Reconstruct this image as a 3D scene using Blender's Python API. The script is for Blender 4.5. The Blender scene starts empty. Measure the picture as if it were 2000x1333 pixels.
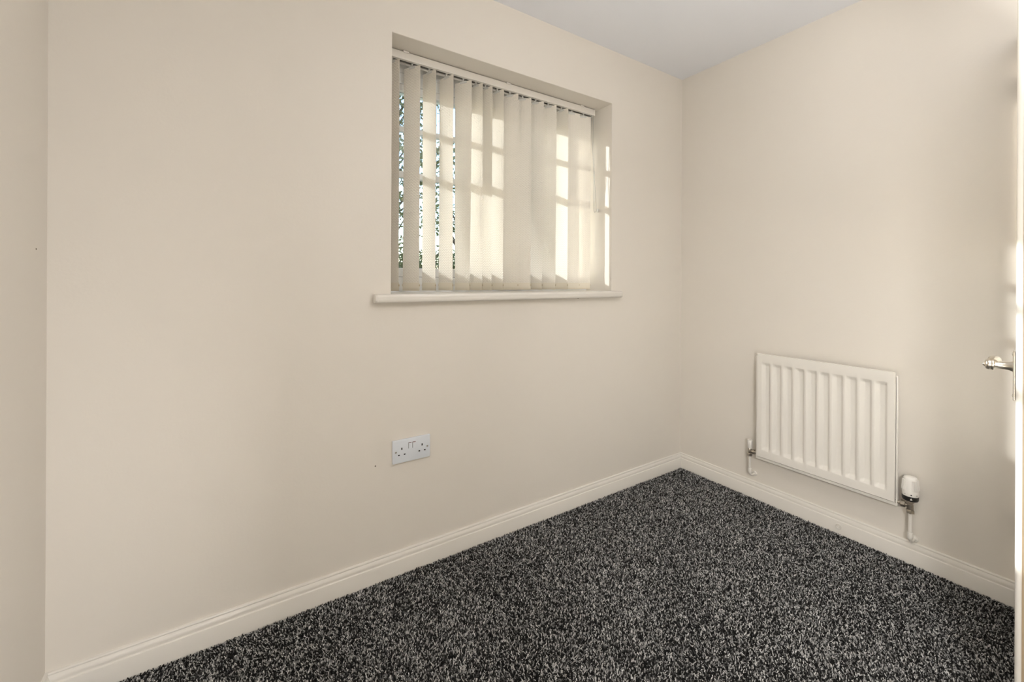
import bpy, bmesh, math, random
import numpy as np
from mathutils import Vector, Matrix
random.seed(7)
S = bpy.context.scene
COL = S.collection

# ---------------------------------------------------------------- camera, world, sun, exposure
F_PX, HORIZON, YAW, ROLL = 831.9, 548.45, 0.5788989, 0.0047836
CAM = Vector((-2.28089, -1.60717, 1.12301))
fwd = Vector((math.sin(YAW), math.cos(YAW), 0)); rgt = Vector((math.cos(YAW), -math.sin(YAW), 0)); up = Vector((0, 0, 1))
r2 = math.cos(ROLL) * rgt + math.sin(ROLL) * up
u2 = -math.sin(ROLL) * rgt + math.cos(ROLL) * up
cd = bpy.data.cameras.new('camera'); cam = bpy.data.objects.new('camera', cd); COL.objects.link(cam)
cd.sensor_width = 36.0; cd.sensor_fit = 'HORIZONTAL'; cd.lens = 36.0 * F_PX / 2000.0
cd.shift_y = -(666.5 - HORIZON) / 2000.0
cd.clip_start = 0.02; cd.clip_end = 300
M = Matrix((r2, u2, -fwd)).transposed().to_4x4(); M.translation = CAM
cam.matrix_world = M
S.camera = cam

SUN_DIR = Vector((0.50, -1.0, -0.44)).normalized()
world = bpy.data.worlds.new('world'); S.world = world; world.use_nodes = True
wn = world.node_tree.nodes; wl = world.node_tree.links
bgn = wn['Background']
sky = wn.new('ShaderNodeTexSky'); sky.sky_type = 'NISHITA'; sky.sun_disc = False
sky.sun_elevation = math.asin(-SUN_DIR.z)
sky.sun_rotation = math.atan2(-SUN_DIR.x, -SUN_DIR.y)
sky.air_density = 1.0; sky.dust_density = 0.6; sky.ozone_density = 1.2
wl.new(sky.outputs['Color'], bgn.inputs['Color'])
bgn.inputs['Strength'].default_value = 0.47

sl = bpy.data.lights.new('sun', 'SUN'); sun = bpy.data.objects.new('sun', sl); COL.objects.link(sun)
sl.energy = 7.6; sl.color = (1.0, 0.98, 0.965); sl.angle = math.radians(0.9)
sun.rotation_euler = SUN_DIR.to_track_quat('-Z', 'Y').to_euler()
sun.location = (-4, 8, 6)

S.view_settings.view_transform = 'Standard'; S.view_settings.look = 'None'
S.view_settings.gamma = 1.0; S.view_settings.use_curve_mapping = False
S.view_settings.exposure = 0.09

PENDANT_EMIT = 19.5         # opal globe of an added, unseen pendant (built below)
FILL_CEIL_W = 12.5          # added fill lamps out of view: one bounced off the ceiling,
FILL_WALL_W = 16.5          # one bounced off the left wall beside the camera
FILL_RAD_W = 2.8            # and a narrow one turned to the radiator wall
HALL_FILL_W = 60.0  # unseen hall lamp, added for its light through the doorway

# ---------------------------------------------------------------- materials
def srgb(r, g, b):
    f = lambda c: c / 12.92 if c <= 0.04045 else ((c + 0.055) / 1.055) ** 2.4
    return (f(r / 255), f(g / 255), f(b / 255), 1.0)

def mat(name, col, rough=0.5, metal=0.0, bump=0.0, bscale=60.0, var=0.0, vscale=3.0, spec=0.5, coat=0.0, bdist=0.002):
    m = bpy.data.materials.new(name); m.use_nodes = True
    n = m.node_tree.nodes; l = m.node_tree.links; b = n['Principled BSDF']
    b.inputs['Base Color'].default_value = col; b.inputs['Roughness'].default_value = rough
    b.inputs['Metallic'].default_value = metal; b.inputs['Specular IOR Level'].default_value = spec
    b.inputs['Coat Weight'].default_value = coat
    tc = n.new('ShaderNodeTexCoord')
    if var > 0:
        t = n.new('ShaderNodeTexNoise'); t.inputs['Scale'].default_value = vscale; t.inputs['Detail'].default_value = 4
        l.new(tc.outputs['Object'], t.inputs['Vector'])
        mx = n.new('ShaderNodeMix'); mx.data_type = 'RGBA'
        mx.inputs['A'].default_value = tuple(c * (1 - var) for c in col[:3]) + (1,)
        mx.inputs['B'].default_value = tuple(min(1, c * (1 + var)) for c in col[:3]) + (1,)
        l.new(t.outputs['Fac'], mx.inputs['Factor']); l.new(mx.outputs['Result'], b.inputs['Base Color'])
    if bump > 0:
        t = n.new('ShaderNodeTexNoise'); t.inputs['Scale'].default_value = bscale; t.inputs['Detail'].default_value = 3
        l.new(tc.outputs['Object'], t.inputs['Vector'])
        bp = n.new('ShaderNodeBump'); bp.inputs['Strength'].default_value = bump; bp.inputs['Distance'].default_value = bdist
        l.new(t.outputs['Fac'], bp.inputs['Height']); l.new(bp.outputs['Normal'], b.inputs['Normal'])
    return m

M_WALL = mat('wall_emulsion', (0.775, 0.726, 0.655, 1), 0.55, bump=0.12, bscale=110, var=0.012, vscale=2.5, spec=0.35)
M_REVEAL = M_WALL
M_CEIL = mat('ceiling_emulsion', (0.90, 0.915, 0.96, 1), 0.85, bump=0.08, bscale=120, spec=0.2)
M_GLOSS = mat('cream_gloss_paint', (0.79, 0.755, 0.695, 1), 0.28, bump=0.05, bscale=35, spec=0.5)
M_RAD = mat('radiator_enamel', (0.80, 0.765, 0.705, 1), 0.3, spec=0.5)
M_DOOR = mat('door_paint', (0.70, 0.665, 0.61, 1), 0.35, bump=0.04, bscale=40)
M_DOOR_EDGE = mat('door_edge_brown', (0.34, 0.255, 0.165, 1), 0.6, bump=0.15, bscale=25, var=0.08, vscale=12)  # brown tone for the free edge of the door
M_UPVC = mat('white_upvc', (0.82, 0.82, 0.81, 1), 0.25)
M_BLACK = mat('black_gasket_and_shade', (0.02, 0.02, 0.022, 1), 0.7)  # gasket rubber, and the painted shade in the rail slot
M_SOCKET = mat('white_moulded_plastic', (0.74, 0.775, 0.82, 1), 0.35)
M_DARK = mat('dark_hole', (0.008, 0.007, 0.006, 1), 0.9)
M_RED = mat('red_switch_flash', (0.20, 0.03, 0.025, 1), 0.5)
M_STEEL = mat('screw_steel', (0.55, 0.53, 0.48, 1), 0.3, metal=1.0)
M_BRASS = mat('tarnished_nickel', (0.50, 0.46, 0.405, 1), 0.30, metal=1.0, var=0.3, vscale=60)
M_NICKEL = mat('satin_nickel', (0.66, 0.61, 0.53, 1), 0.28, metal=1.0)
M_TRV = mat('white_valve_plastic', (0.84, 0.81, 0.76, 1), 0.35)
M_TRVB = mat('black_valve_band', (0.012, 0.011, 0.010, 1), 0.4)
M_RAIL = mat('white_aluminium_rail', (0.78, 0.745, 0.69, 1), 0.3)
M_CORD = mat('grey_white_cord', (0.42, 0.41, 0.39, 1), 0.7)
M_CLEAR = mat('clear_plastic', (0.75, 0.74, 0.70, 1), 0.15)
M_SILL = M_GLOSS
M_CARPET_BASE = mat('carpet_backing', (0.012, 0.012, 0.013, 1), 0.95)
M_LAMP = mat('white_lamp_metal', (0.8, 0.8, 0.8, 1), 0.4)
M_GROUND = mat('lawn', (0.05, 0.09, 0.03, 1), 0.9, bump=0.5, bscale=30, var=0.3, vscale=8)
M_BARK = mat('bark', (0.07, 0.05, 0.035, 1), 0.9, bump=0.8, bscale=30, bdist=0.02)

def leaf_mat(name, c1, c2):
    m = bpy.data.materials.new(name); m.use_nodes = True
    n = m.node_tree.nodes; l = m.node_tree.links; b = n['Principled BSDF']
    t = n.new('ShaderNodeTexNoise'); t.inputs['Scale'].default_value = 6.0
    g = n.new('ShaderNodeTexCoord'); l.new(g.outputs['Object'], t.inputs['Vector'])
    mx = n.new('ShaderNodeMix'); mx.data_type = 'RGBA'; mx.inputs['A'].default_value = c1; mx.inputs['B'].default_value = c2
    l.new(t.outputs['Fac'], mx.inputs['Factor']); l.new(mx.outputs['Result'], b.inputs['Base Color'])
    b.inputs['Roughness'].default_value = 0.6
    return m
M_LEAF = leaf_mat('green_leaf', (0.06, 0.08, 0.03, 1), (0.26, 0.28, 0.10, 1))
M_LEAF2 = leaf_mat('dark_leaf', (0.04, 0.055, 0.02, 1), (0.20, 0.22, 0.08, 1))

def glass_mat():
    m = bpy.data.materials.new('window_glass'); m.use_nodes = True
    n = m.node_tree.nodes; l = m.node_tree.links; n.remove(n['Principled BSDF'])
    tr = n.new('ShaderNodeBsdfTransparent'); tr.inputs['Color'].default_value = (0.95, 0.97, 0.965, 1)
    gl = n.new('ShaderNodeBsdfGlossy'); gl.inputs['Roughness'].default_value = 0.02
    fr = n.new('ShaderNodeFresnel'); fr.inputs['IOR'].default_value = 1.45
    mx = n.new('ShaderNodeMixShader')
    l.new(fr.outputs['Fac'], mx.inputs['Fac']); l.new(tr.outputs['BSDF'], mx.inputs[1]); l.new(gl.outputs['BSDF'], mx.inputs[2])
    l.new(mx.outputs['Shader'], n['Material Output'].inputs['Surface'])
    return m
M_GLASS = glass_mat()

def fabric_mat():
    """Cream vertical-blind cloth, embossed with a fine upright zigzag, letting some light through."""
    m = bpy.data.materials.new('embossed_blind_cloth'); m.use_nodes = True
    n = m.node_tree.nodes; l = m.node_tree.links; n.remove(n['Principled BSDF'])
    tc = n.new('ShaderNodeTexCoord'); sp = n.new('ShaderNodeSeparateXYZ'); l.new(tc.outputs['Object'], sp.inputs['Vector'])
    def math_(op, a, b=None):
        k = n.new('ShaderNodeMath'); k.operation = op
        for i, v in enumerate((a, b)):
            if v is None: continue
            if isinstance(v, (int, float)): k.inputs[i].default_value = v
            else: l.new(v, k.inputs[i])
        return k.outputs[0]
    tri = math_('PINGPONG', sp.outputs['X'], 0.0075)           # 15 mm zigzag across the cloth
    ph = math_('ADD', math_('MULTIPLY', sp.outputs['Z'], 2 * math.pi / 0.0115), math_('MULTIPLY', tri, 620.0))
    w1 = math_('SINE', ph)
    ns = n.new('ShaderNodeTexNoise'); ns.inputs['Scale'].default_value = 170; ns.inputs['Detail'].default_value = 2
    l.new(tc.outputs['Object'], ns.inputs['Vector'])
    h = math_('ADD', math_('MULTIPLY', w1, 0.5), math_('MULTIPLY', ns.outputs['Fac'], 0.8))
    bp = n.new('ShaderNodeBump'); bp.inputs['Strength'].default_value = 0.7; bp.inputs['Distance'].default_value = 0.0012
    l.new(h, bp.inputs['Height'])
    df = n.new('ShaderNodeBsdfDiffuse'); df.inputs['Color'].default_value = (0.89, 0.845, 0.765, 1)
    tl = n.new('ShaderNodeBsdfTranslucent'); tl.inputs['Color'].default_value = (0.88, 0.80, 0.66, 1)
    l.new(bp.outputs['Normal'], df.inputs['Normal'])
    mx = n.new('ShaderNodeMixShader'); mx.inputs['Fac'].default_value = 0.09
    l.new(df.outputs['BSDF'], mx.inputs[1]); l.new(tl.outputs['BSDF'], mx.inputs[2])
    l.new(mx.outputs['Shader'], n['Material Output'].inputs['Surface'])
    return m
M_FABRIC = fabric_mat()
M_HEM = mat('dimmed_folded_hem', (0.84, 0.775, 0.65, 1), 0.8, bump=0.25, bscale=260, bdist=0.0008, spec=0.1)  # tinted darker to paint in the backlight that the doubled cloth blocks
M_WEIGHT = mat('blind_weight_plastic', (0.62, 0.52, 0.36, 1), 0.5)

def carpet_mat():
    m = bpy.data.materials.new('twist_pile'); m.use_nodes = True
    n = m.node_tree.nodes; l = m.node_tree.links; b = n['Principled BSDF']
    a = n.new('ShaderNodeAttribute'); a.attribute_name = 'yarn'
    l.new(a.outputs['Color'], b.inputs['Base Color']); b.inputs['Roughness'].default_value = 0.8
    b.inputs['Specular IOR Level'].default_value = 0.25
    return m
M_PILE = carpet_mat()

def emit_mat(name, col, s):
    m = bpy.data.materials.new(name); m.use_nodes = True
    b = m.node_tree.nodes['Principled BSDF']
    b.inputs['Base Color'].default_value = (0.9, 0.9, 0.9, 1)
    b.inputs['Emission Color'].default_value = col; b.inputs['Emission Strength'].default_value = s
    return m

# ---------------------------------------------------------------- helpers
WORLD_POS = {}
def wpos(o): return WORLD_POS.get(o.name, Vector((0, 0, 0)))

def link(o, pos, parent=None):
    COL.objects.link(o); WORLD_POS[o.name] = Vector(pos)
    if parent is not None:
        o.parent = parent; o.location = Vector(pos) - wpos(parent)
    else:
        o.location = pos
    return o

def tag(o, label=None, cat=None, group=None, kind=None):
    if label: o['label'] = label
    if cat: o['category'] = cat
    if group: o['group'] = group
    if kind: o['kind'] = kind
    return o

def empty(name, pos, parent=None):
    o = bpy.data.objects.new(name, None); o.empty_display_size = 0.05
    return link(o, pos, parent)

def obj(name, bm, m, parent=None, pos=None, smooth=False, angle=35):
    """Link a bmesh given in world coordinates as one mesh object whose origin is at pos (default: its centre)."""
    bmesh.ops.recalc_face_normals(bm, faces=bm.faces[:])
    if pos is None:
        vs = [v.co for v in bm.verts]
        pos = Vector([(min(v[i] for v in vs) + max(v[i] for v in vs)) / 2 for i in range(3)])
    pos = Vector(pos)
    bmesh.ops.translate(bm, verts=bm.verts[:], vec=-pos)
    me = bpy.data.meshes.new(name); bm.to_mesh(me); bm.free()
    if smooth:
        me.polygons.foreach_set('use_smooth', [True] * len(me.polygons))
        try: me.set_sharp_from_angle(angle=math.radians(angle))
        except Exception: pass
    for k in (m if isinstance(m, (list, tuple)) else [m]): me.materials.append(k)
    return link(bpy.data.objects.new(name, me), pos, parent)

def box(bm, x0, x1, y0, y1, z0, z1, bev=0.0, seg=2, xf=None, mi=0):
    vs = [bm.verts.new((x, y, z)) for x in (x0, x1) for y in (y0, y1) for z in (z0, z1)]
    q = [(0, 1, 3, 2), (4, 6, 7, 5), (0, 4, 5, 1), (2, 3, 7, 6), (0, 2, 6, 4), (1, 5, 7, 3)]
    fs = [bm.faces.new([vs[i] for i in f]) for f in q]
    for f in fs: f.material_index = mi
    geo = vs
    if bev > 0:
        es = list({e for f in fs for e in f.edges})
        r = bmesh.ops.bevel(bm, geom=es, offset=bev, segments=seg, profile=0.5, affect='EDGES')
        geo = list({v for f in r['faces'] for v in f.verts} | {v for v in vs if v.is_valid})
    if xf is not None:
        bmesh.ops.transform(bm, matrix=xf, verts=geo)
    return geo

def lathe(bm, prof, seg=24, xf=None, mi=0):
    """prof: list of (radius, height) revolved about local Z."""
    rings = []; allv = []
    for r, h in prof:
        if r < 1e-6:
            v = bm.verts.new((0, 0, h)); rings.append([v]); allv.append(v)
        else:
            ring = [bm.verts.new((r * math.cos(2 * math.pi * k / seg), r * math.sin(2 * math.pi * k / seg), h)) for k in range(seg)]
            rings.append(ring); allv += ring
    for a, b in zip(rings, rings[1:]):
        for k in range(seg):
            k2 = (k + 1) % seg
            if len(a) == 1 and len(b) == 1: continue
            if len(a) == 1: f = bm.faces.new((a[0], b[k], b[k2]))
            elif len(b) == 1: f = bm.faces.new((a[k], a[k2], b[0]))
            else: f = bm.faces.new((a[k], a[k2], b[k2], b[k]))
            f.material_index = mi
    for ring in (rings[0], rings[-1]):
        if len(ring) > 1:
            f = bm.faces.new(ring); f.material_index = mi
    if xf is not None: bmesh.ops.transform(bm, matrix=xf, verts=allv)
    return allv

def frame_to(p, axis):
    """Matrix taking local Z to axis and the origin to p."""
    q = Vector((0, 0, 1)).rotation_difference(Vector(axis).normalized())
    m = q.to_matrix().to_4x4(); m.translation = Vector(p); return m

def tube(bm, pts, rad, seg=12, caps=True):
    pts = [Vector(p) for p in pts]; n = len(pts)
    rr = rad if isinstance(rad, (list, tuple)) else [rad] * n
    t0 = (pts[1] - pts[0]).normalized()
    ref = Vector((0, 0, 1)) if abs(t0.z) < 0.9 else Vector((1, 0, 0))
    u = t0.cross(ref).normalized(); rings = []
    for i in range(n):
        t = (pts[min(i + 1, n - 1)] - pts[max(i - 1, 0)]).normalized()
        u = (u - t * u.dot(t)).normalized(); v = t.cross(u)
        rings.append([bm.verts.new(pts[i] + rr[i] * (math.cos(a) * u + math.sin(a) * v)) for a in [2 * math.pi * k / seg for k in range(seg)]])
    for a, b in zip(rings, rings[1:]):
        for k in range(seg):
            bm.faces.new((a[k], a[(k + 1) % seg], b[(k + 1) % seg], b[k]))
    if caps:
        bm.faces.new(rings[0][::-1]); bm.faces.new(rings[-1])

def loft(bm, sections, closed=False, cap=False):
    rows = [[bm.verts.new(p) for p in s] for s in sections]
    for a, b in zip(rows, rows[1:]):
        n = len(a)
        for k in range(n if closed else n - 1):
            bm.faces.new((a[k], a[(k + 1) % n], b[(k + 1) % n], b[k]))
    if cap:
        bm.faces.new(rows[0][::-1]); bm.faces.new(rows[-1])
    return rows

# ---------------------------------------------------------------- the room shell
H = 2.35; XL = -2.692; YF = -2.60; WT = 0.30
WX0, WX1, WZ0, WZ1 = -1.779, -0.600, 1.068, 2.067      # window opening
DY0, DY1, DZ = -2.115, -1.345, 1.985                    # doorway in the right wall

def wall_with_hole(name, axis, pos, thick, a0, a1, h0, h1, z0=-0.02, z1=H + 0.1, bev=0.004):
    """Wall slab on a plane with one rectangular opening; axis 'y' spans X, axis 'x' spans Y."""
    bm = bmesh.new()
    o0, o1, oz0, oz1 = h0
    (A0, A1) = (a0, a1)
    def P(a, d, z): return (a, pos + d, z) if axis == 'y' else (pos + d, a, z)
    outer = [(A0, z0), (A1, z0), (A1, z1), (A0, z1)]; inner = [(o0, oz0), (o1, oz0), (o1, oz1), (o0, oz1)]
    L = {}
    for d in (0.0, thick):
        L[d] = ([bm.verts.new(P(a, d, z)) for a, z in outer], [bm.verts.new(P(a, d, z)) for a, z in inner])
        for k in range(4):
            k2 = (k + 1) % 4
            bm.faces.new((L[d][0][k], L[d][0][k2], L[d][1][k2], L[d][1][k]))
    ed = []
    for k in range(4):
        k2 = (k + 1) % 4
        bm.faces.new((L[0.0][1][k], L[0.0][1][k2], L[thick][1][k2], L[thick][1][k]))
        bm.faces.new((L[0.0][0][k], L[0.0][0][k2], L[thick][0][k2], L[thick][0][k]))
    bm.edges.ensure_lookup_table()
    s = set(L[0.0][1])
    ed = [e for e in bm.edges if e.verts[0] in s and e.verts[1] in s]
    bmesh.ops.bevel(bm, geom=ed, offset=bev, segments=3, profile=0.5, affect='EDGES')
    return tag(obj(name, bm, M_WALL, pos=(0, 0, 0), smooth=True, angle=20), kind='structure')

wall_with_hole('wall_back', 'y', 0.0, WT, XL - 0.12, 0.12, (WX0, WX1, WZ0 - 0.03, WZ1), None)
wall_with_hole('wall_right', 'x', 0.0, 0.12, YF - 0.12, 0.0, (DY0, DY1, -0.019, DZ), None, bev=0.002)
bm = bmesh.new(); box(bm, XL - 0.12, XL, YF - 0.12, 0.0, -0.02, H + 0.1); tag(obj('wall_left', bm, M_WALL, pos=(0, 0, 0)), kind='structure')
bm = bmesh.new(); box(bm, XL, 0.0, YF - 0.12, YF, -0.02, H + 0.1); tag(obj('wall_front', bm, M_WALL, pos=(0, 0, 0)), kind='structure')
bm = bmesh.new(); box(bm, XL, 0.0, YF, 0.0, H, H + 0.1); tag(obj('ceiling', bm, M_CEIL, pos=(0, 0, 0)), kind='structure')
bm = bmesh.new(); box(bm, XL, 0.0, YF, 0.0, -0.10, -0.007); tag(obj('floor', bm, M_CARPET_BASE, pos=(0, 0, 0)), kind='structure')

# hallway beyond the doorway
bm = bmesh.new(); box(bm, 0.12, 1.4, -2.7, -0.9, -0.10, -0.007); tag(obj('floor_hall', bm, M_CARPET_BASE, pos=(0, 0, 0)), kind='structure')
bm = bmesh.new(); box(bm, 0.12, 1.4, -2.7, -0.9, H, H + 0.1); tag(obj('ceiling_hall', bm, M_CEIL, pos=(0, 0, 0)), kind='structure')
bm = bmesh.new()
box(bm, 1.4, 1.5, -2.8, -0.8, -0.1, H + 0.1); box(bm, 0.12, 1.4, -2.8, -2.7, -0.1, H + 0.1); box(bm, 0.12, 1.4, -0.9, -0.8, -0.1, H + 0.1)
tag(obj('wall_hall', bm, M_WALL, pos=(0, 0, 0)), kind='structure')

# skirting boards: profile (depth from the wall, height), mitred at the corners
PROF = [(0.016, -0.018), (0.016, 0.0535), (0.0153, 0.0552), (0.0128, 0.0556), (0.0112, 0.0568), (0.0108, 0.0590), (0.0113, 0.0620),
        (0.0112, 0.0660), (0.0098, 0.0705), (0.0076, 0.0745), (0.0062, 0.0765), (0.0062, 0.0778), (0.0074, 0.0784), (0.0076, 0.0806),
        (0.0064, 0.0832), (0.0040, 0.0844), (0.0, 0.0845)]
def skirting(name, ends):
    bm = bmesh.new(); secs = []
    for f in ends: secs.append([Vector(f(d, z)) for d, z in PROF])
    loft(bm, secs)
    for s in (0, len(PROF)):
        pass
    return tag(obj(name, bm, M_GLOSS, pos=(0, 0, 0), smooth=True, angle=28), kind='structure')
skirting('baseboard_back', [lambda d, z: (XL + d, -d, z), lambda d, z: (-d, -d, z)])
skirting('baseboard_right', [lambda d, z: (-d, -d, z), lambda d, z: (-d, DY1, z)])
skirting('baseboard_left', [lambda d, z: (XL + d, YF + d, z), lambda d, z: (XL + d, -d, z)])
skirting('baseboard_front', [lambda d, z: (-d, YF + d, z), lambda d, z: (XL + d, YF + d, z)])

# ---------------------------------------------------------------- window sill board
bm = bmesh.new()
SX0, SX1, SZ = -1.846, -0.546, 1.070; TH = 0.033; NOSE = 0.036
def nose(k):            # bull-nosed front with a slim groove under the top curve
    pts = [(0.0, SZ), (-NOSE + 0.010, SZ), (-NOSE + 0.004, SZ - 0.0018), (-NOSE, SZ - 0.007), (-NOSE - 0.0008, SZ - 0.0125),
           (-NOSE + 0.0006, SZ - 0.0160), (-NOSE + 0.0002, SZ - 0.0185), (-NOSE - 0.0002, SZ - 0.0225), (-NOSE + 0.0022, SZ - 0.0285),
           (-NOSE + 0.009, SZ - TH), (0.0, SZ - TH)]
    return pts
pr = nose(0)
rows = []
for x, sc in ((SX0, 0.86), (SX0 + 0.003, 0.95), (SX0 + 0.008, 1.0), (SX0 + 0.0095, 0.985), (SX0 + 0.011, 0.985), (SX0 + 0.0125, 1.0), (SX1 - 0.006, 1.0), (SX1 - 0.002, 0.95), (SX1, 0.86)):
    cz = SZ - TH / 2
    rows.append([(x, y * sc, cz + (z - cz) * (0.9 + 0.1 * (sc - 0.86) / 0.14)) for y, z in pr])
loft(bm, rows, closed=True, cap=True)
box(bm, WX0 + 0.0005, WX1 - 0.0005, -0.002, 0.20, SZ - 0.028, SZ)
tag(obj('trim_1', bm, M_SILL, smooth=True, angle=30), kind='structure')

# ---------------------------------------------------------------- window
win = tag(empty('window_1', (-1.19, 0.22, SZ)), kind='structure')
def ring(bm, x0, x1, z0, z1, wl, wr, wb, wt, y0, y1, bev=0.003):
    out = [(x0, z0), (x1, z0), (x1, z1), (x0, z1)]; inn = [(x0 + wl, z0 + wb), (x1 - wr, z0 + wb), (x1 - wr, z1 - wt), (x0 + wl, z1 - wt)]
    V = {}
    for y in (y0, y1):
        V[y] = ([bm.verts.new((a, y, b)) for a, b in out], [bm.verts.new((a, y, b)) for a, b in inn])
        for k in range(4): bm.faces.new((V[y][0][k], V[y][0][(k + 1) % 4], V[y][1][(k + 1) % 4], V[y][1][k]))
    for k in range(4):
        k2 = (k + 1) % 4
        bm.faces.new((V[y0][0][k], V[y0][0][k2], V[y1][0][k2], V[y1][0][k])); bm.faces.new((V[y0][1][k], V[y0][1][k2], V[y1][1][k2], V[y1][1][k]))
    s = set(V[y0][1]); ed = [e for e in bm.edges if e.verts[0] in s and e.verts[1] in s]
    bmesh.ops.bevel(bm, geom=ed, offset=bev, segments=2, profile=0.5, affect='EDGES')
GZ0, GZ1 = 1.1755, 1.942
MUL = -1.140
bm = bmesh.new(); ring(bm, WX0 + 0.0008, WX1 - 0.0008, SZ, WZ1 - 0.0008, 0.052, 0.046, 0.066, 0.094, 0.190, 0.255)
box(bm, WX0 + 0.01, WX1 - 0.01, 0.186, 0.191, WZ1 - 0.052, WZ1 - 0.046)
obj('outer_frame', bm, M_UPVC, win)
bm = bmesh.new(); box(bm, MUL - 0.017, MUL + 0.017, 0.192, 0.253, SZ + 0.064, WZ1 - 0.092, 0.002); obj('mullion', bm, M_UPVC, win)
BARS_Z = (1.781, 1.583)
def light(x0, x1, g0, g1, vbars):
    """One sash: gasket, sash frame, glazing bars, panes; glass spans g0..g1."""
    bm = bmesh.new(); ring(bm, x0, x1, SZ + 0.068, WZ1 - 0.096, g0 - x0, x1 - g1, GZ0 - (SZ + 0.068), (WZ1 - 0.096) - GZ1, 0.197, 0.247)
    sash = obj('sash', bm, M_UPVC, win)
    bm = bmesh.new(); ring(bm, x0 - 0.004, x1 + 0.004, SZ + 0.064, WZ1 - 0.0905, 0.012, 0.012, 0.012, 0.012, 0.203, 0.24, 0.001)
    obj('gasket', bm, M_BLACK, sash)
    for z in BARS_Z:
        bm = bmesh.new(); w = 0.0105 if z > 1.7 else 0.0135; box(bm, g0 - 0.003, g1 + 0.003, 0.200, 0.232, z - w, z + w, 0.003); obj('glazing_bar', bm, M_UPVC, sash)
    xs = [g0] + list(vbars) + [g1]
    for x in vbars:
        bm = bmesh.new(); box(bm, x - 0.0105, x + 0.0105, 0.201, 0.231, BARS_Z[1], GZ1 + 0.003, 0.003); obj('glazing_bar', bm, M_UPVC, sash)
    zs = [(BARS_Z[0], GZ1), (BARS_Z[1], BARS_Z[0])]
    for a, b in zs:
        for k in range(len(xs) - 1):
            bm = bmesh.new(); box(bm, xs[k], xs[k + 1], 0.214, 0.218, a, b); obj('pane', bm, M_GLASS, sash)
    bm = bmesh.new(); box(bm, g0, g1, 0.214, 0.218, GZ0, BARS_Z[1]); obj('pane', bm, M_GLASS, sash)
light(WX0 + 0.056, MUL - 0.020, -1.697, -1.190, (-1.522, -1.356))
light(MUL + 0.020, WX1 - 0.050, -1.090, -0.676, (-0.952, -0.814))

# ---------------------------------------------------------------- door (open into the room, seen edge-on)
ed_ = Vector((1.53793, 0.189464, 0)).normalized(); en = Vector((-ed_.y, ed_.x, 0))
D0 = Vector((-0.764, 0, 0)); D0.y = CAM.y + (D0.x - CAM.x) * ed_.y / ed_.x; D0.z = 0.012
DM = Matrix((ed_, en, Vector((0, 0, 1)))).transposed().to_4x4(); DM.translation = D0      # local: x to hinge, y out of the room-side face
DL = 0.755
door = tag(empty('door_1', D0), kind='structure')
bm = bmesh.new()
R = 0.0085
arc = [(R - R * math.sin(a), -R + R * math.cos(a)) for a in [math.radians(k * 15) for k in range(7)]]
sec = [(DL, 0.0)] + arc + [(0.0, -0.0095), (0.0, -0.0115)] + [(0.0, -0.0380), (0.002, -0.0395), (DL, -0.0395)]
rows = [[DM @ Vector((x, y, z)) for x, y in sec] for z in (0.0, 1.965)]
loft(bm, rows, closed=True, cap=True)
leaf = obj('door_leaf', bm, M_DOOR, door, smooth=True, angle=40)
bm = bmesh.new(); box(bm, -0.0012, 0.002, -0.0385, -0.0105, 0.001, 1.964, xf=DM); obj('edge_strip', bm, M_DOOR_EDGE, leaf)
for z in (0.22, 1.0, 1.74):
    bm = bmesh.new(); lathe(bm, [(0.006, 0), (0.006, 0.09)], 10, DM @ Matrix.Translation((DL + 0.006, -0.008, z)))
    box(bm, DL - 0.001, DL + 0.006, -0.036, -0.008, z, z + 0.09, xf=DM); obj('hinge', bm, M_NICKEL, leaf, smooth=True)
# lever handle on the room side face
HX, HZ = 0.060, 0.921 - D0.z
bm = bmesh.new()
box(bm, HX - 0.020, HX + 0.020, 0.0, 0.0046, HZ - 0.079, HZ + 0.038, 0.0018, 2, xf=DM)
hnd = obj('handle_plate', bm, M_NICKEL, leaf)
bm = bmesh.new()
hub = DM @ Matrix.Translation((HX, 0.004, HZ)) @ Matrix.Rotation(-math.pi / 2, 4, 'X')
lathe(bm, [(0.0125, 0), (0.0122, 0.002), (0.0098, 0.006), (0.0088, 0.016), (0.0088, 0.026), (0.0094, 0.029), (0.0132, 0.0305), (0.0136, 0.0325),
           (0.0128, 0.0345), (0.0126, 0.0360), (0.0132, 0.0380), (0.0126, 0.0420), (0.0098, 0.0448), (0.0060, 0.0458), (0.0048, 0.0463), (0.0048, 0.0475), (0.0036, 0.0492), (0.0012, 0.0506), (0, 0.0510)], 28, hub)
pts = []; rr = []
for k in range(15):
    t = k / 14
    pts.append(DM @ Vector((HX + 0.108 * t, 0.0375 - 0.010 * math.sin(t * math.pi) * 0.7, HZ + 0.005 + 0.006 * math.sin(t * 2.2 * math.pi) - 0.004 * t)))
    rr.append(0.0105 - 0.004 * t + (0.0022 * math.sin((t - 0.7) / 0.3 * math.pi) if t > 0.7 else 0))
tube(bm, pts, rr, 14)
bm2v = lathe(bm, [(0, -0.008), (0.005, -0.007), (0.0085, -0.003), (0.0085, 0.003), (0.005, 0.007), (0, 0.008)], 16, DM @ Matrix.Translation((HX + 0.108, 0.040, HZ + 0.000)) @ Matrix.Rotation(math.pi / 2, 4, 'X'))
lev = obj('lever', bm, M_NICKEL, leaf, smooth=True, angle=50)
for dz in (0.030, -0.070):
    bm = bmesh.new(); lathe(bm, [(0.004, 0), (0.004, 0.0006), (0.0025, 0.0014), (0, 0.0016)], 12, DM @ Matrix.Translation((HX, 0.0045, HZ + dz)) @ Matrix.Rotation(-math.pi / 2, 4, 'X')); obj('screw', bm, M_STEEL, hnd, smooth=True)
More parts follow.
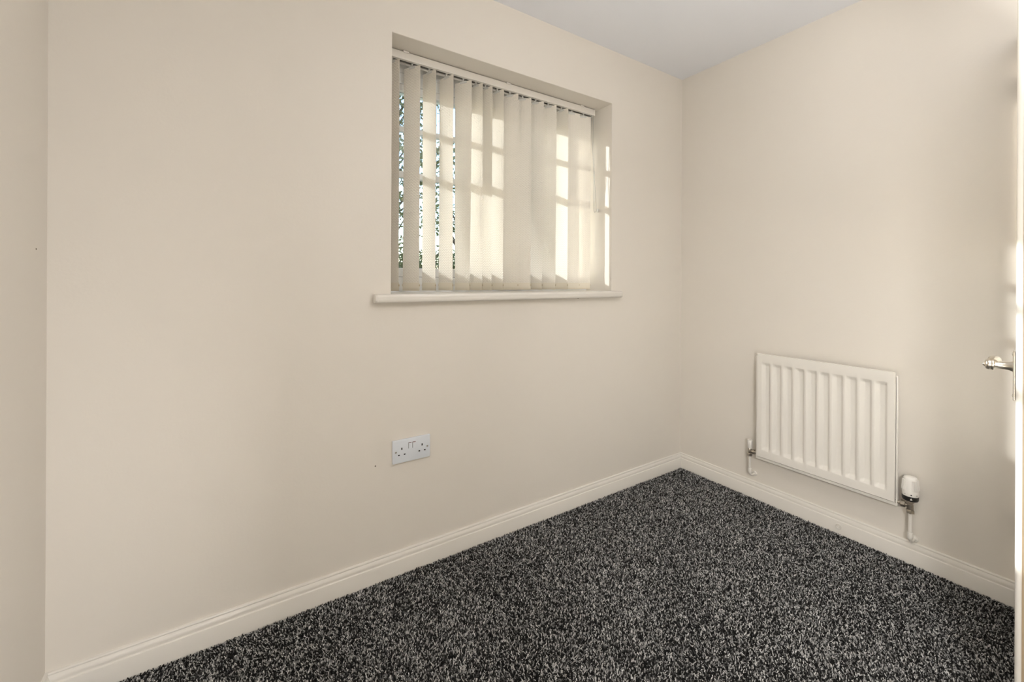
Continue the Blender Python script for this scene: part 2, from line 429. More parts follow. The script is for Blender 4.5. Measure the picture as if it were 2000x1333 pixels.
# door lining in the wall opening
bm = bmesh.new()
box(bm, 0.0, 0.12, DY0, DY0 + 0.028, -0.007, DZ - 0.0); box(bm, 0.04, 0.12, DY1 - 0.012, DY1, -0.007, DZ); box(bm, 0.0, 0.12, DY0 + 0.028, DY1 - 0.012, DZ - 0.02, DZ)
tag(obj('trim_2', bm, M_GLOSS), kind='structure')

# ---------------------------------------------------------------- vertical blind
BY = 0.125; RZ1 = WZ1 - 0.0035; RZ0 = RZ1 - 0.033
blind = tag(empty('vertical_blind', (-1.20, BY, RZ0)), 'cream vertical blind with embossed cloth vanes hanging in the window recess', 'blind')
bm = bmesh.new()
ya, yb = 0.1015, 0.1485; x0r, x1r = -1.772, -0.632
prof = [(ya, RZ0), (ya - 0.0008, RZ0 + 0.004), (ya, RZ0 + 0.008), (ya, RZ1 - 0.003), (ya + 0.003, RZ1), (yb - 0.003, RZ1), (yb, RZ1 - 0.003), (yb, RZ0), (BY + 0.009, RZ0), (BY + 0.009, RZ0 + 0.002),
        (yb - 0.002, RZ0 + 0.002), (yb - 0.002, RZ1 - 0.002), (ya + 0.002, RZ1 - 0.002), (ya + 0.002, RZ0 + 0.002), (BY - 0.009, RZ0 + 0.002), (BY - 0.009, RZ0)]
loft(bm, [[(x, y, z) for y, z in prof] for x in (x0r, x1r)], closed=True, cap=True)
rail = obj('headrail', bm, M_RAIL, blind, smooth=True, angle=30)
bm = bmesh.new(); box(bm, x0r + 0.003, x1r - 0.003, BY - 0.0089, BY + 0.0089, RZ0 + 0.007, RZ0 + 0.009); obj('rail_slot_shade', bm, M_BLACK, rail)  # black strip paints the shade inside the hollow rail
for xa, xb in ((x0r - 0.005, x0r), (x1r, x1r + 0.006)):
    bm = bmesh.new(); box(bm, xa, xb, ya - 0.002, yb + 0.001, RZ0 - 0.002, RZ1 + 0.0006, 0.0015); obj('end_cap', bm, M_RAIL, rail)
for x in (-1.69, -1.19, -0.72):
    bm = bmesh.new(); box(bm, x - 0.012, x + 0.012, ya - 0.0030, yb, RZ1 - 0.006, RZ1 + 0.0025, 0.001); obj('bracket', bm, M_RAIL, rail)

VX = [-1.742, -1.656, -1.579, -1.499, -1.416, -1.352, -1.302, -1.238, -1.166, -1.091, -1.012, -0.931, -0.843, -0.772, -0.690]
VA = [64, 61, 73.5, 71.5, 60, 74, 72, 75, 58, 53, 58, 57, 78, 22, 20]
#      twist at the foot (degrees added at the bottom), sideways bow (m)
VTW = [0, 0, 0, 0, 10, 0, 0, 0, 0, 0, 15, 12, 2, 0, 0]
VW, VZ0, VZ1 = 0.089, 1.0785, RZ0 - 0.010
def vane_point(i, u, z):
    """u in -1..1 across the cloth; returns a world point on vane i."""
    t = (VZ1 - z) / (VZ1 - VZ0)
    a = math.radians(VA[i] + VTW[i] * t ** 2.2)
    cx = Vector((math.cos(a), -math.sin(a), 0)); nn = Vector((-math.sin(a), -math.cos(a), 0))
    bow = 0.0022 * (1 - u * u) * math.sin(math.pi * min(1, t * 1.05)) * (1 if i % 3 else -1)
    sway = 0.0018 * math.sin(i * 2.1) * t
    return Vector((VX[i], BY, z)) + cx * (u * VW / 2) + nn * (bow + sway)
for i in range(15):
    a = math.radians(VA[i]); pos = Vector((VX[i], BY, VZ1))
    # the cloth keeps its own frame (local X across, Z down the drop) so that the embossing follows it
    rot = Matrix.Rotation(-a, 4, 'Z')
    inv = rot.inverted()
    bm = bmesh.new(); NU, NZ = 8, 26
    rows = []
    for k in range(NZ + 1):
        z = VZ1 + (VZ0 + 0.030 - VZ1) * k / NZ
        rows.append([inv @ (vane_point(i, -1 + 2 * j / NU, z) - pos) for j in range(NU + 1)])
    loft(bm, rows)
    me = bpy.data.meshes.new('vane'); bm.to_mesh(me); bm.free(); me.materials.append(M_FABRIC)
    me.polygons.foreach_set('use_smooth', [True] * len(me.polygons))
    v = link(bpy.data.objects.new('vane', me), pos, blind); v.rotation_euler = (0, 0, -a)
    # weight plate inside the hem, with the two lugs the link chain used to clip to
    def sub(name, bm, m, sm=False):
        bmesh.ops.recalc_face_normals(bm, faces=bm.faces[:])
        me = bpy.data.meshes.new(name); bm.to_mesh(me); bm.free(); me.materials.append(m)
        if sm: me.polygons.foreach_set('use_smooth', [True] * len(me.polygons))
        o = bpy.data.objects.new(name, me); COL.objects.link(o); o.parent = v; return o
    ab = math.radians(VTW[i]); bot = inv @ (vane_point(i, 0, VZ0) - pos)
    BR = Matrix.Translation(bot) @ Matrix.Rotation(-ab, 4, 'Z')
    bm = bmesh.new()
    box(bm, -0.0425, 0.0425, 0.0009, 0.0019, 0.001, 0.031, 0.0004, 1, xf=BR)
    for s in (-1, 1): box(bm, s * 0.0437 - 0.0045, s * 0.0437 + 0.0045, 0.0006, 0.0022, 0.019, 0.027, 0.0005, 1, xf=BR)
    sub('hem_weight', bm, M_WEIGHT)
    bm = bmesh.new()      # hem: the cloth folded round the weight, stitched along its top
    rows = []
    for z, off in ((VZ0 + 0.034, -0.0004), (VZ0 + 0.031, -0.0008), (VZ0 + 0.015, -0.0009), (VZ0 + 0.0015, -0.0007), (VZ0, 0.0010), (VZ0 + 0.0015, 0.0030), (VZ0 + 0.015, 0.0033), (VZ0 + 0.033, 0.0024), (VZ0 + 0.035, 0.0006)):
        rows.append([inv @ (vane_point(i, -1 + 2 * j / NU, z) - pos) + Vector((0, off, 0)) for j in range(NU + 1)])
    loft(bm, rows)
    sub('hem', bm, M_HEM, True)
    bm = bmesh.new()      # hanger clip and hook
    box(bm, -0.018, 0.018, -0.0014, 0.0014, -0.008, 0.0018, 0.0008, 1)
    box(bm, -0.0035, 0.0035, -0.0016, 0.0016, 0.001, 0.0125, 0.0008, 1)
    lathe(bm, [(0.0042, 0.0095), (0.0050, 0.011), (0.0050, 0.0165), (0.0035, 0.018)], 10)
    box(bm, -0.010, -0.003, -0.0018, 0.0018, 0.004, 0.0085, 0.0008, 1)
    sub('hanger', bm, M_CLEAR, False)

# pull cord loop, beaded chain and the clear tensioner on the reveal
bm = bmesh.new()
ct = Vector((-0.640, 0.108, RZ0)); cb = Vector((-0.629, 0.094, 1.505))
def cordpath(sgn, n=18):
    out = []
    for k in range(n + 1):
        t = k / n; w = 0.0085 * (1 - t) + 0.0006 + (0.008 * math.sin(max(0, (t - 0.68) / 0.32) * math.pi * 0.62) if t > 0.68 else 0)
        p = ct.lerp(cb, t); out.append(Vector((p.x + sgn * w, p.y + sgn * 0.003 * (1 - t), p.z)))
    return out
A = cordpath(-1); B = cordpath(1)
loop = A + [Vector(((A[-1].x + B[-1].x) / 2 - 0.002, cb.y, cb.z - 0.007))] + B[::-1]
tube(bm, loop, 0.0011, 6)
cord = obj('pull_cord', bm, M_CORD, blind, smooth=True)
bm = bmesh.new(); lathe(bm, [(0.0, -0.0035), (0.0095, -0.0035), (0.0105, -0.002), (0.0105, 0.002), (0.0095, 0.0035), (0, 0.0035)], 18, frame_to((cb.x + 0.0185, cb.y, cb.z + 0.004), (1, -0.4, 0)))
obj('cord_tensioner', bm, M_CLEAR, cord, smooth=True)
bm = bmesh.new()
for k in range(46):
    lathe(bm, [(0, -0.0017), (0.0015, -0.0008), (0.0015, 0.0008), (0, 0.0017)], 6, Matrix.Translation((-0.6095 - 0.0003 * math.sin(k * 0.3), 0.118 + 0.001 * math.sin(k * 0.21), RZ0 - 0.30 - k * 0.0042)))
ch = obj('bead_chain', bm, M_CLEAR, blind, smooth=True); ch['kind'] = 'stuff'

# ---------------------------------------------------------------- double socket
SKX0, SKZ1, SKD = -1.7735, 0.5095, 0.0095
sock = tag(empty('wall_socket', (-1.698, 0.0, 0.4655)), 'white double power socket with two switches low on the window wall', 'socket')
bm = bmesh.new(); box(bm, SKX0, SKX0 + 0.1515, -SKD, -0.0002, SKZ1 - 0.0885, SKZ1, 0.0022, 3); plate = obj('plate', bm, M_SOCKET, sock, smooth=True, angle=40)
def sx(mm): return SKX0 + mm / 1000.0
def szz(mm): return SKZ1 - mm / 1000.0
for c in (35.5, 117.0):
    bm = bmesh.new(); box(bm, sx(c - 2.1), sx(c + 2.1), -SKD - 0.0003, -SKD + 0.002, szz(38.5), szz(30.0)); obj('earth_slot', bm, M_DARK, plate)
    for d in (-11.2, 11.2):
        bm = bmesh.new(); box(bm, sx(c + d - 3.3), sx(c + d + 3.3), -SKD - 0.0003, -SKD + 0.002, szz(59.5), szz(55.2)); obj('pin_slot', bm, M_DARK, plate)
for c in (12.5, 139.0):
    bm = bmesh.new(); lathe(bm, [(0.0036, 0), (0.0036, 0.0006), (0.0024, 0.0011), (0, 0.0012)], 14, frame_to((sx(c), -SKD + 0.0001, szz(44.5)), (0, -1, 0))); scr = obj('screw', bm, M_STEEL, plate, smooth=True)
    bm = bmesh.new(); box(bm, sx(c) - 0.0028, sx(c) + 0.0028, -SKD - 0.0014, -SKD - 0.0009, szz(44.5) - 0.0005, szz(44.5) + 0.0005, xf=None); obj('screw_slot', bm, M_DARK, plate)
for c in (68.3, 84.6):
    bm = bmesh.new(); box(bm, sx(c - 6.9), sx(c + 6.0), -SKD - 0.0002, -SKD + 0.001, szz(38.5), szz(15.8)); obj('switch_recess', bm, M_DARK, plate)
    bm = bmesh.new()
    prf = [(-SKD - 0.0002, szz(38.9)), (-SKD - 0.0030, szz(38.4)), (-SKD - 0.0012, szz(27.0)), (-SKD - 0.0012, szz(18.0)), (-SKD, szz(17.6))]
    loft(bm, [[(x, y, z) for y, z in prf] for x in (sx(c - 5.4), sx(c + 6.4))], closed=True, cap=True)
    sw = obj('rocker_switch', bm, M_SOCKET, plate)
    bm = bmesh.new(); box(bm, sx(c - 4.6), sx(c + 5.4), -SKD - 0.0007, -SKD + 0.0005, szz(18.2), szz(16.4)); obj('red_flash', bm, M_RED, plate)

# ---------------------------------------------------------------- radiator
rad = tag(empty('radiator', (-0.05, -0.75, 0.228)), 'cream single-panel radiator with ten upright flutes on the right wall', 'radiator')
RY0, RY1, RZa, RZb = -1.0185, -0.4850, 0.2440, 0.7605     # front sheet: -Y end .. +Y end
RXF = -0.0650                                            # front face
bm = bmesh.new()
NF = 10; mg = 0.0175; pitch = (RY1 - RY0 - 2 * mg) / NF
ys = [(RY0, 0.0), (RY0 + mg * 0.5, 0.0)]
prof_u = [(0.02, 0.0), (0.07, 0.04), (0.11, 0.16), (0.21, 0.84), (0.25, 0.97), (0.30, 1.0), (0.52, 1.0), (0.58, 0.96), (0.64, 0.86), (0.83, 0.13), (0.88, 0.03), (0.93, 0.0)]
for f in range(NF):
    base = RY0 + mg + f * pitch
    for u, d in prof_u: ys.append((base + (u + 0.03) * pitch, d))
ys += [(RY1 - mg * 0.3, 0.0), (RY1, 0.0)]
zb, zt = RZa + 0.034, RZb - 0.040
zs = [(RZa, 0), (RZa + 0.015, 0), (zb, 0.0), (zb + 0.005, 0.10), (zb + 0.016, 0.85), (zb + 0.022, 1.0)] + [(zb + 0.022 + (zt - zb - 0.042) * k / 6, 1.0) for k in range(1, 6)] + \
     [(zt - 0.020, 1.0), (zt - 0.015, 0.86), (zt - 0.005, 0.10), (zt, 0.0), (RZb - 0.012, 0), (RZb, 0)]
DEP = 0.0120
grid = [[bm.verts.new((RXF + DEP * min(dy, dz), y, z)) for y, dy in ys] for z, dz in zs]
for r_, s_ in zip(grid, grid[1:]):
    for k in range(len(ys) - 1): bm.faces.new((r_[k], r_[k + 1], s_[k + 1], s_[k]))
bnd = [e for e in bm.edges if len(e.link_faces) == 1]
ext = bmesh.ops.extrude_edge_only(bm, edges=bnd)
nv = [g for g in ext['geom'] if isinstance(g, bmesh.types.BMVert)]
cy, cz = (RY0 + RY1) / 2, (RZa + RZb) / 2
for v in nv: v.co.x += 0.004; v.co.y += 0.0022 * (1 if v.co.y > cy else -1); v.co.z += 0.0022 * (1 if v.co.z > cz else -1)
ext = bmesh.ops.extrude_edge_only(bm, edges=[g for g in ext['geom'] if isinstance(g, bmesh.types.BMEdge) and len(g.link_faces) == 1])
for v in [g for g in ext['geom'] if isinstance(g, bmesh.types.BMVert)]: v.co.x += 0.005
front = obj('front_panel', bm, M_RAD, rad, smooth=True, angle=50)
bm = bmesh.new()          # back sheet: a rolled flange all round the front sheet, shut by a flat plate
of = [(RY0 - 0.0085, RZa - 0.0180), (RY1 + 0.0105, RZa - 0.0180), (RY1 + 0.0105, RZb - 0.012), (RY0 - 0.0085, RZb - 0.012)]
nf = [(RY0 - 0.0042, RZa - 0.0050), (RY1 + 0.0042, RZa - 0.0050), (RY1 + 0.0042, RZb - 0.016), (RY0 - 0.0042, RZb - 0.016)]
V4 = [[bm.verts.new((x, y, z)) for y, z in pts] for x, pts in ((RXF + 0.0215, of), (RXF + 0.0085, of), (RXF + 0.0085, nf), (RXF + 0.0150, nf))]
for k in range(4):
    k2 = (k + 1) % 4
    for r_, s_ in zip(V4, V4[1:]): bm.faces.new((r_[k], r_[k2], s_[k2], s_[k]))
bm.faces.new(V4[0]); bm.faces.new(V4[3][::-1])
rim = set(V4[1]); bmesh.ops.bevel(bm, geom=[e for e in bm.edges if e.verts[0] in rim and e.verts[1] in rim], offset=0.003, segments=3, profile=0.5, affect='EDGES')
obj('back_panel', bm, M_RAD, rad, smooth=True, angle=40)
for y in (RY0 + 0.09, RY1 - 0.09):
    bm = bmesh.new(); box(bm, RXF + 0.022, 0.0, y - 0.014, y + 0.014, RZa + 0.05, RZb - 0.06, 0.002); obj('wall_bracket', bm, M_RAD, rad)

VXX = -0.049
# thermostatic valve, near end
ty = -1.0640
trv = empty('thermostatic_valve', (VXX, ty, 0.115), rad)
bm = bmesh.new()
lathe(bm, [(0.0225, 0.284), (0.0250, 0.287), (0.0253, 0.300), (0.0250, 0.306), (0.0236, 0.322), (0.0222, 0.344), (0.0212, 0.352), (0.0190, 0.3575), (0.0120, 0.3600), (0, 0.3605)], 40, Matrix.Translation((VXX, ty, 0)))
hd = obj('valve_head', bm, M_TRV, trv, smooth=True, angle=50)
bm = bmesh.new()          # moulded grip ribs in four groups
for k in range(40):
    if k % 10 in (0, 1, 2, 3, 4):
        a = 2 * math.pi * (k + 0.5) / 40 + 0.40
        rm = Matrix.Translation((VXX, ty, 0)) @ Matrix.Rotation(a, 4, 'Z') @ Matrix.Translation((0.0239, 0, 0.330)) @ Matrix.Rotation(math.radians(-4.5), 4, 'Y')
        box(bm, -0.0035, 0.0022, -0.0011, 0.0011, -0.0215, 0.0190, 0.0005, 1, xf=rm)
o = obj('grip_ribs', bm, M_TRV, hd)
bm = bmesh.new(); lathe(bm, [(0.0190, 0.2665), (0.0228, 0.2680), (0.0246, 0.2720), (0.0252, 0.2780), (0.0251, 0.2868), (0.0225, 0.2875)], 40, Matrix.Translation((VXX, ty, 0))); band = obj('black_band', bm, M_TRVB, trv, smooth=True, angle=50)
vd = Vector((CAM.x - VXX, CAM.y - ty, 0)).normalized()       # the side of the head turned to the room
vside = Vector((-vd.y, vd.x, 0))
def onhead(r, ang, z):
    d = Matrix.Rotation(ang, 3, 'Z') @ vd
    return Vector((VXX, ty, z)) + d * r, d
bm = bmesh.new()
p0, d0 = onhead(0.0253, 0.10, 0.2790); sd = Vector((-d0.y, d0.x, 0))
vv = [bm.verts.new(p0 + sd * a + Vector((0, 0, b)) + d0 * e) for e in (-0.0008, 0.0004) for a, b in ((-0.0036, -0.0038), (0.0036, -0.0038), (0, 0.0042))]
bm.faces.new(vv[3:]); bm.faces.new(vv[:3][::-1])
for k in range(3): bm.faces.new((vv[k], vv[(k + 1) % 3], vv[3 + (k + 1) % 3], vv[3 + k]))
obj('white_pointer', bm, M_TRV, band)
for ang, rr_, mm_ in ((0.10, 0.0024, M_TRVB), (-0.65, 0.0016, mat('grey_mark', (0.25, 0.23, 0.2, 1), 0.6)), (0.82, 0.0016, bpy.data.materials['grey_mark'] if 'grey_mark' in bpy.data.materials else M_TRVB)):
    p0, d0 = onhead(0.0249, ang, 0.2945); bm = bmesh.new(); lathe(bm, [(rr_, 0), (rr_, 0.0008), (0, 0.001)], 12, frame_to(p0, d0)); obj('scale_dot', bm, mm_, hd)
bm = bmesh.new()
lathe(bm, [(0.0090, 0.2480), (0.0090, 0.256), (0.0135, 0.257), (0.0135, 0.2630), (0.0120, 0.2665), (0.0150, 0.2670)], 6, Matrix.Translation((VXX, ty, 0)))
lathe(bm, [(0.0085, 0.2300), (0.0105, 0.2320), (0.0105, 0.2500), (0.0085, 0.252)], 20, Matrix.Translation((VXX, ty, 0)))
lathe(bm, [(0.0110, 0.2150), (0.0132, 0.2170), (0.0132, 0.2275), (0.0110, 0.2300)], 6, Matrix.Translation((VXX, ty, 0)) @ Matrix.Rotation(0.35, 4, 'Z'))
tl = frame_to((VXX, ty, 0.244), (0, 1, 0))
lathe(bm, [(0.0075, 0.0), (0.0075, 0.017)], 16, tl)
lathe(bm, [(0.0105, 0.0135), (0.0128, 0.0150), (0.0128, 0.0275), (0.0105, 0.0290)], 6, tl)
lathe(bm, [(0.0072, 0.028), (0.0072, 0.0445)], 14, tl)
obj('valve_body', bm, M_BRASS, trv, smooth=True, angle=40)
def riser(y, ztop, zbot, r, parent):
    """Painted tail pipe dropping from a valve, bent back into the wall with a plastic collar."""
    bm = bmesh.new()
    pts = [Vector((VXX, y, ztop)), Vector((VXX, y, zbot + 0.024))]
    for k in range(1, 7):
        a = k / 6 * math.pi / 2
        pts.append(Vector((VXX + 0.022 * (1 - math.cos(a)), y, zbot + 0.024 - 0.022 * math.sin(a))))
    pts.append(Vector((0.004, y, zbot + 0.002)))
    tube(bm, pts, r, 16); pp = obj('tail_pipe', bm, M_GLOSS, parent, smooth=True, angle=60)
    bm = bmesh.new(); lathe(bm, [(r, 0.006), (r + 0.006, 0.005), (r + 0.0075, 0.003), (r + 0.0075, 0.0)], 18, frame_to((0, y, zbot + 0.002), (-1, 0, 0)))
    obj('pipe_collar', bm, M_GLOSS, pp, smooth=True)
    bm = bmesh.new(); lathe(bm, [(r + 0.0028, -0.012), (r + 0.0035, -0.010), (r + 0.0035, 0.010), (r + 0.0028, 0.012)], 16, Matrix.Translation((VXX, y, zbot + 0.030)))
    obj('elbow_fitting', bm, M_GLOSS, pp, smooth=True)
riser(ty, 0.217, 0.097, 0.0060, trv)

# lockshield valve, far end
ly = -0.4420
lk = empty('lockshield_valve', (VXX, ly, 0.13), rad)
bm = bmesh.new(); lathe(bm, [(0.0092, 0.2645), (0.0100, 0.2660), (0.0122, 0.2980), (0.0128, 0.3045), (0.0118, 0.3080), (0, 0.3085)], 24, Matrix.Translation((VXX, ly, 0)))
obj('white_cap', bm, M_TRV, lk, smooth=True, angle=50)
bm = bmesh.new()
lathe(bm, [(0.0085, 0.2380), (0.0092, 0.240), (0.0092, 0.262), (0.0080, 0.265)], 14, Matrix.Translation((VXX, ly, 0)))
lathe(bm, [(0.0100, 0.2250), (0.0122, 0.2270), (0.0122, 0.2390), (0.0100, 0.2410)], 6, Matrix.Translation((VXX, ly, 0)) @ Matrix.Rotation(0.3, 4, 'Z'))
tl = frame_to((VXX, ly, 0.252), (0, -1, 0))
lathe(bm, [(0.0070, 0.0), (0.0070, 0.012)], 14, tl); lathe(bm, [(0.0100, 0.0115), (0.0120, 0.0130), (0.0120, 0.0225), (0.0100, 0.0240)], 6, tl); lathe(bm, [(0.0070, 0.023), (0.0070, 0.037)], 14, tl)
obj('valve_body', bm, M_BRASS, lk, smooth=True, angle=40)
riser(ly, 0.227, 0.121, 0.0050, lk)

# ---------------------------------------------------------------- little fixed things
bm = bmesh.new()
lathe(bm, [(0.0115, 0.0), (0.0118, 0.0038), (0.0108, 0.0050), (0.0088, 0.0050), (0.0078, 0.0014), (0.0064, 0.0014), (0.0054, 0.0048), (0.0034, 0.0052), (0.0022, 0.0030), (0, 0.0028)], 28, frame_to((-0.0159, -0.8165, 0.0335), (-1, 0, 0)))
tag(obj('screw_cap', bm, M_GLOSS, smooth=True, angle=40), 'small round painted-over cap on the skirting board beneath the radiator', 'cap')
def mark(p, axis, r, label):
    bm = bmesh.new(); lathe(bm, [(r, 0), (r * 0.9, 0.0006), (r * 0.45, 0.0009), (0, 0.0005)], 9, frame_to(p, axis))
    tag(obj('nail_head', bm, mat('dark_nail', (0.10, 0.075, 0.05, 1), 0.6), smooth=True), label, 'nail')
mark((XL, -0.0745, 1.196), (1, 0, 0), 0.0024, 'tiny dark nail head in the narrow strip of left wall')
mark((-1.8357, 0, 0.428), (0, -1, 0), 0.0026, 'tiny dark nail head just left of the double power socket')
mark((-0.834, 0, 1.0358), (0, -1, 0), 0.0026, 'tiny dark nail head right under the window sill board')

# ---------------------------------------------------------------- carpet: cut twist pile
def build_carpet():
    rng = np.random.default_rng(3)
    sp = 0.0040; x0, x1, y0, y1 = XL + 0.017, -0.017, -2.05, -0.017
    nx = int((x1 - x0) / sp); ny = int((y1 - y0) / sp)
    gx, gy = np.meshgrid(np.arange(nx), np.arange(ny)); n = gx.size
    cx = x0 + (gx.ravel() + 0.5) * sp + rng.normal(0, 0.0010, n); cy = y0 + (gy.ravel() + 0.5) * sp + rng.normal(0, 0.0012, n)
    cx = np.clip(cx, x0 + 0.001, x1 - 0.001); cy = np.clip(cy, y0 + 0.001, y1 - 0.001)
    lean = rng.uniform(0, 2 * np.pi, n) ; la = rng.uniform(0.0005, 0.0042, n)
    dx = np.cos(lean) * la; dy = np.sin(lean) * la
    # shading swirls where feet have brushed the nap
    sw = np.sin(cx * 9 + 2 * np.sin(cy * 5)) * 0.0010; dx += sw; dy += sw * 0.6
    ht = rng.normal(0.0003, 0.0009, n)
    a0 = rng.uniform(0, 2 * np.pi, n)
    V = np.zeros((n, 6, 3))
    for k in range(3):
        a = a0 + 2 * np.pi * k / 3
        V[:, k, 0] = cx - dx * 0.3 + 0.0021 * np.cos(a); V[:, k, 1] = cy - dy * 0.3 + 0.0021 * np.sin(a); V[:, k, 2] = -0.0052
        a = a + 0.9
        V[:, 3 + k, 0] = cx + dx + 0.0016 * np.cos(a); V[:, 3 + k, 1] = cy + dy + 0.0016 * np.sin(a); V[:, 3 + k, 2] = ht
    V[:, :, 0] = np.clip(V[:, :, 0], XL + 0.0165, -0.0165); V[:, :, 1] = np.minimum(V[:, :, 1], -0.0165)
    tris = np.array([[0, 1, 4], [0, 4, 3], [1, 2, 5], [1, 5, 4], [2, 0, 3], [2, 3, 5], [3, 4, 5]])
    F = (np.arange(n)[:, None, None] * 6 + tris[None]).reshape(-1, 3)
    me = bpy.data.meshes.new('carpet'); me.vertices.add(n * 6); me.vertices.foreach_set('co', V.reshape(-1).astype(np.float32))
    me.loops.add(F.size); me.loops.foreach_set('vertex_index', F.reshape(-1).astype(np.int32))
    me.polygons.add(len(F)); me.polygons.foreach_set('loop_start', np.arange(0, F.size, 3).astype(np.int32))
    r = rng.random(n)
    val = np.where(r < 0.42, 0.012, np.where(r < 0.60, 0.08, np.where(r < 0.83, 0.36, 0.72))) * rng.uniform(0.7, 1.3, n)
    c = np.ones((n, 6, 4), np.float32)
    c[:, :, 0] = (val * 1.0)[:, None]; c[:, :, 1] = (val * 0.985)[:, None]; c[:, :, 2] = (val * 0.965)[:, None]
    at = me.attributes.new('yarn', 'FLOAT_COLOR', 'POINT'); at.data.foreach_set('color', c.reshape(-1))
    me.update(calc_edges=True); me.validate(); me.materials.append(M_PILE)
    o = link(bpy.data.objects.new('carpet', me), (0, 0, 0))
    tag(o, 'black and grey speckled twist-pile carpet covering the whole floor', 'carpet', kind='stuff')
build_carpet()

# ---------------------------------------------------------------- added pendant (above the frame) and fill lamps
LX, LY, LZ = -1.30, -1.50, 1.93
lamp = tag(empty('added_pendant', (LX, LY, H)), 'opal glass globe pendant added out of view to light the room', 'lamp')
bm = bmesh.new(); lathe(bm, [(0.05, 0), (0.05, -0.012), (0.02, -0.035), (0, -0.036)], 24, Matrix.Translation((LX, LY, H))); obj('ceiling_rose', bm, M_LAMP, lamp, smooth=True, angle=40)
bm = bmesh.new(); tube(bm, [(LX, LY, H - 0.03), (LX, LY, LZ + 0.13)], 0.003, 8); lathe(bm, [(0.012, 0.19), (0.024, 0.17), (0.024, 0.125), (0, 0.125)], 16, Matrix.Translation((LX, LY, LZ))); obj('flex_and_holder', bm, M_LAMP, lamp, smooth=True)
bm = bmesh.new(); bmesh.ops.create_uvsphere(bm, u_segments=32, v_segments=18, radius=0.13, matrix=Matrix.Translation((LX, LY, LZ)))
obj('globe', bm, emit_mat('lit_opal_glass', (1, 0.975, 0.94, 1), PENDANT_EMIT), lamp, smooth=True)
def fill_lamp(name, loc, aim, w, spread=180):  # area lamp added to brighten the room, no such source in view
    fl = bpy.data.lights.new(name, 'AREA'); fl.shape = 'DISK'; fl.size = 0.25; fl.energy = w; fl.spread = math.radians(spread); fl.color = (1.0, 0.985, 0.965)
    fo = bpy.data.objects.new(name, fl); COL.objects.link(fo); fo.location = loc
    fo.rotation_euler = Vector(aim).to_track_quat('-Z', 'Y').to_euler()
fill_lamp('fill_at_ceiling', (-1.30, -1.75, 1.60), (0.2, -0.2, 1), FILL_CEIL_W)
fill_lamp('fill_at_wall', (-2.28, -1.50, 0.45), (-1, 0.10, 0.0), FILL_WALL_W)
fill_lamp('fill_at_radiator', (-2.00, -1.95, 1.15), (2.0, 1.20, -0.85), FILL_RAD_W, 80)
hl = bpy.data.lights.new('hall_fill_light', 'AREA'); hl.shape = 'DISK'; hl.size = 0.3; hl.energy = HALL_FILL_W; hl.color = (1.0, 0.97, 0.93)  # added fill in the unseen hall
ho = bpy.data.objects.new('hall_fill_light', hl); COL.objects.link(ho); ho.location = (0.75, -1.8, H - 0.06)

# ---------------------------------------------------------------- outside: ground, trees, hedge
bm = bmesh.new(); box(bm, -25, 35, 0.6, 60, -0.5, -0.3); tag(obj('ground', bm, M_GROUND, pos=(0, 0, 0)), kind='structure')

def leaves(name, blobs, n, size, m, parent, seed):
    rng = np.random.default_rng(seed); vs = []; k = 0
    B = np.array(blobs); w = B[:, 3] ** 2; pick = rng.choice(len(B), n, p=w / w.sum())
    d = rng.normal(size=(n, 3)); d /= np.linalg.norm(d, axis=1)[:, None]
    rad = B[pick, 3] * rng.uniform(0.25, 1.0, n) ** 0.5
    c = B[pick, :3] + d * rad[:, None] * np.array([1, 1, 0.85])
    a = rng.normal(size=(n, 3)); a /= np.linalg.norm(a, axis=1)[:, None]
    b = np.cross(a, rng.normal(size=(n, 3))); b /= np.linalg.norm(b, axis=1)[:, None]
    s = size * rng.uniform(0.6, 1.3, n)[:, None]
    V = np.stack([c - a * s, c + b * s * 0.5, c + a * s, c - b * s * 0.5], 1).reshape(-1, 3)
    pos = np.array(wpos(parent)); V -= pos
    me = bpy.data.meshes.new(name); me.vertices.add(n * 4); me.vertices.foreach_set('co', V.reshape(-1).astype(np.float32))
    me.loops.add(n * 4); me.loops.foreach_set('vertex_index', np.arange(n * 4, dtype=np.int32))
    me.polygons.add(n); me.polygons.foreach_set('loop_start', np.arange(0, n * 4, 4, dtype=np.int32))
    me.update(calc_edges=True); me.materials.append(m)
    o = link(bpy.data.objects.new(name, me), wpos(parent), parent); o['kind'] = 'stuff'
    return o

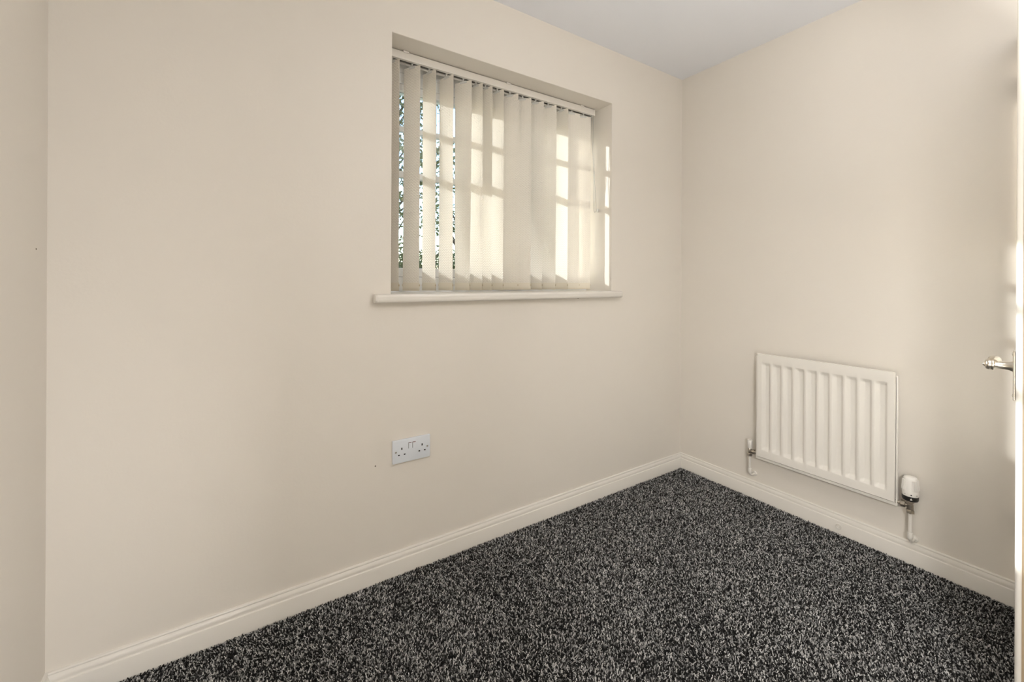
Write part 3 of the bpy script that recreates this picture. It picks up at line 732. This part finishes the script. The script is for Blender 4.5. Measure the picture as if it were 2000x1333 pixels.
def tree(x, y, h, crown, n, leaf, m, label, seed):
    rn = random.Random(seed)
    t = tag(empty('tree', (x, y, -0.3)), label, 'tree', 'trees outside the window')
    bm = bmesh.new()
    pts = [Vector((x + 0.08 * math.sin(k * 1.3), y + 0.06 * math.cos(k), -0.32 + h * 0.8 * k / 6)) for k in range(7)]
    tube(bm, pts, [0.16 - 0.021 * k for k in range(7)], 10); obj('trunk', bm, M_BARK, t, smooth=True)
    blobs = []
    for k in range(crown):
        a = rn.uniform(0, 6.28); zf = rn.uniform(0.3, 1.0); rr_ = h * 0.30 * (1.15 - 0.6 * zf) * rn.uniform(0.4, 1)
        q = Vector((x + rr_ * math.cos(a), y + rr_ * math.sin(a), -0.3 + h * zf))
        st = pts[min(6, int(zf * 6))] - Vector((0, 0, 0.3))
        bm = bmesh.new(); tube(bm, [st, st.lerp(q, 0.5) + Vector((0, 0, 0.12)), q], [0.05, 0.03, 0.012], 6); obj('branch', bm, M_BARK, t, smooth=True)
        blobs.append((q.x, q.y, q.z, h * rn.uniform(0.09, 0.15)))
    leaves('foliage', blobs, n, leaf, m, t, seed)
tree(1.55, 12.0, 8.1, 30, 4600, 0.085, M_LEAF, 'tall thin-leaved tree behind the blind, seen through its leftmost gap', 11)
tree(6.6, 16.0, 7.0, 22, 2600, 0.10, M_LEAF, 'smaller tree further right outside, glimpsed between the blind vanes', 12)

hedge = tag(empty('hedge', (2.6, 9.0, -0.3)), 'dark dense hedge outside along the foot of the window view', 'hedge')
blobs = [(-0.6 + 0.45 * k, 9.0 + 0.2 * math.sin(k * 1.7), 0.5 + j * 0.52, 0.50) for k in range(17) for j in range(3)]
leaves('foliage', blobs, 13000, 0.065, M_LEAF2, hedge, 5)
for k in range(6):
    bm = bmesh.new(); xx = -0.3 + 1.2 * k; tube(bm, [(xx, 9.0, -0.32), (xx + 0.1, 9.05, 0.9), (xx, 9.0, 1.7)], [0.05, 0.035, 0.015], 7); obj('stem', bm, M_BARK, hedge, smooth=True)
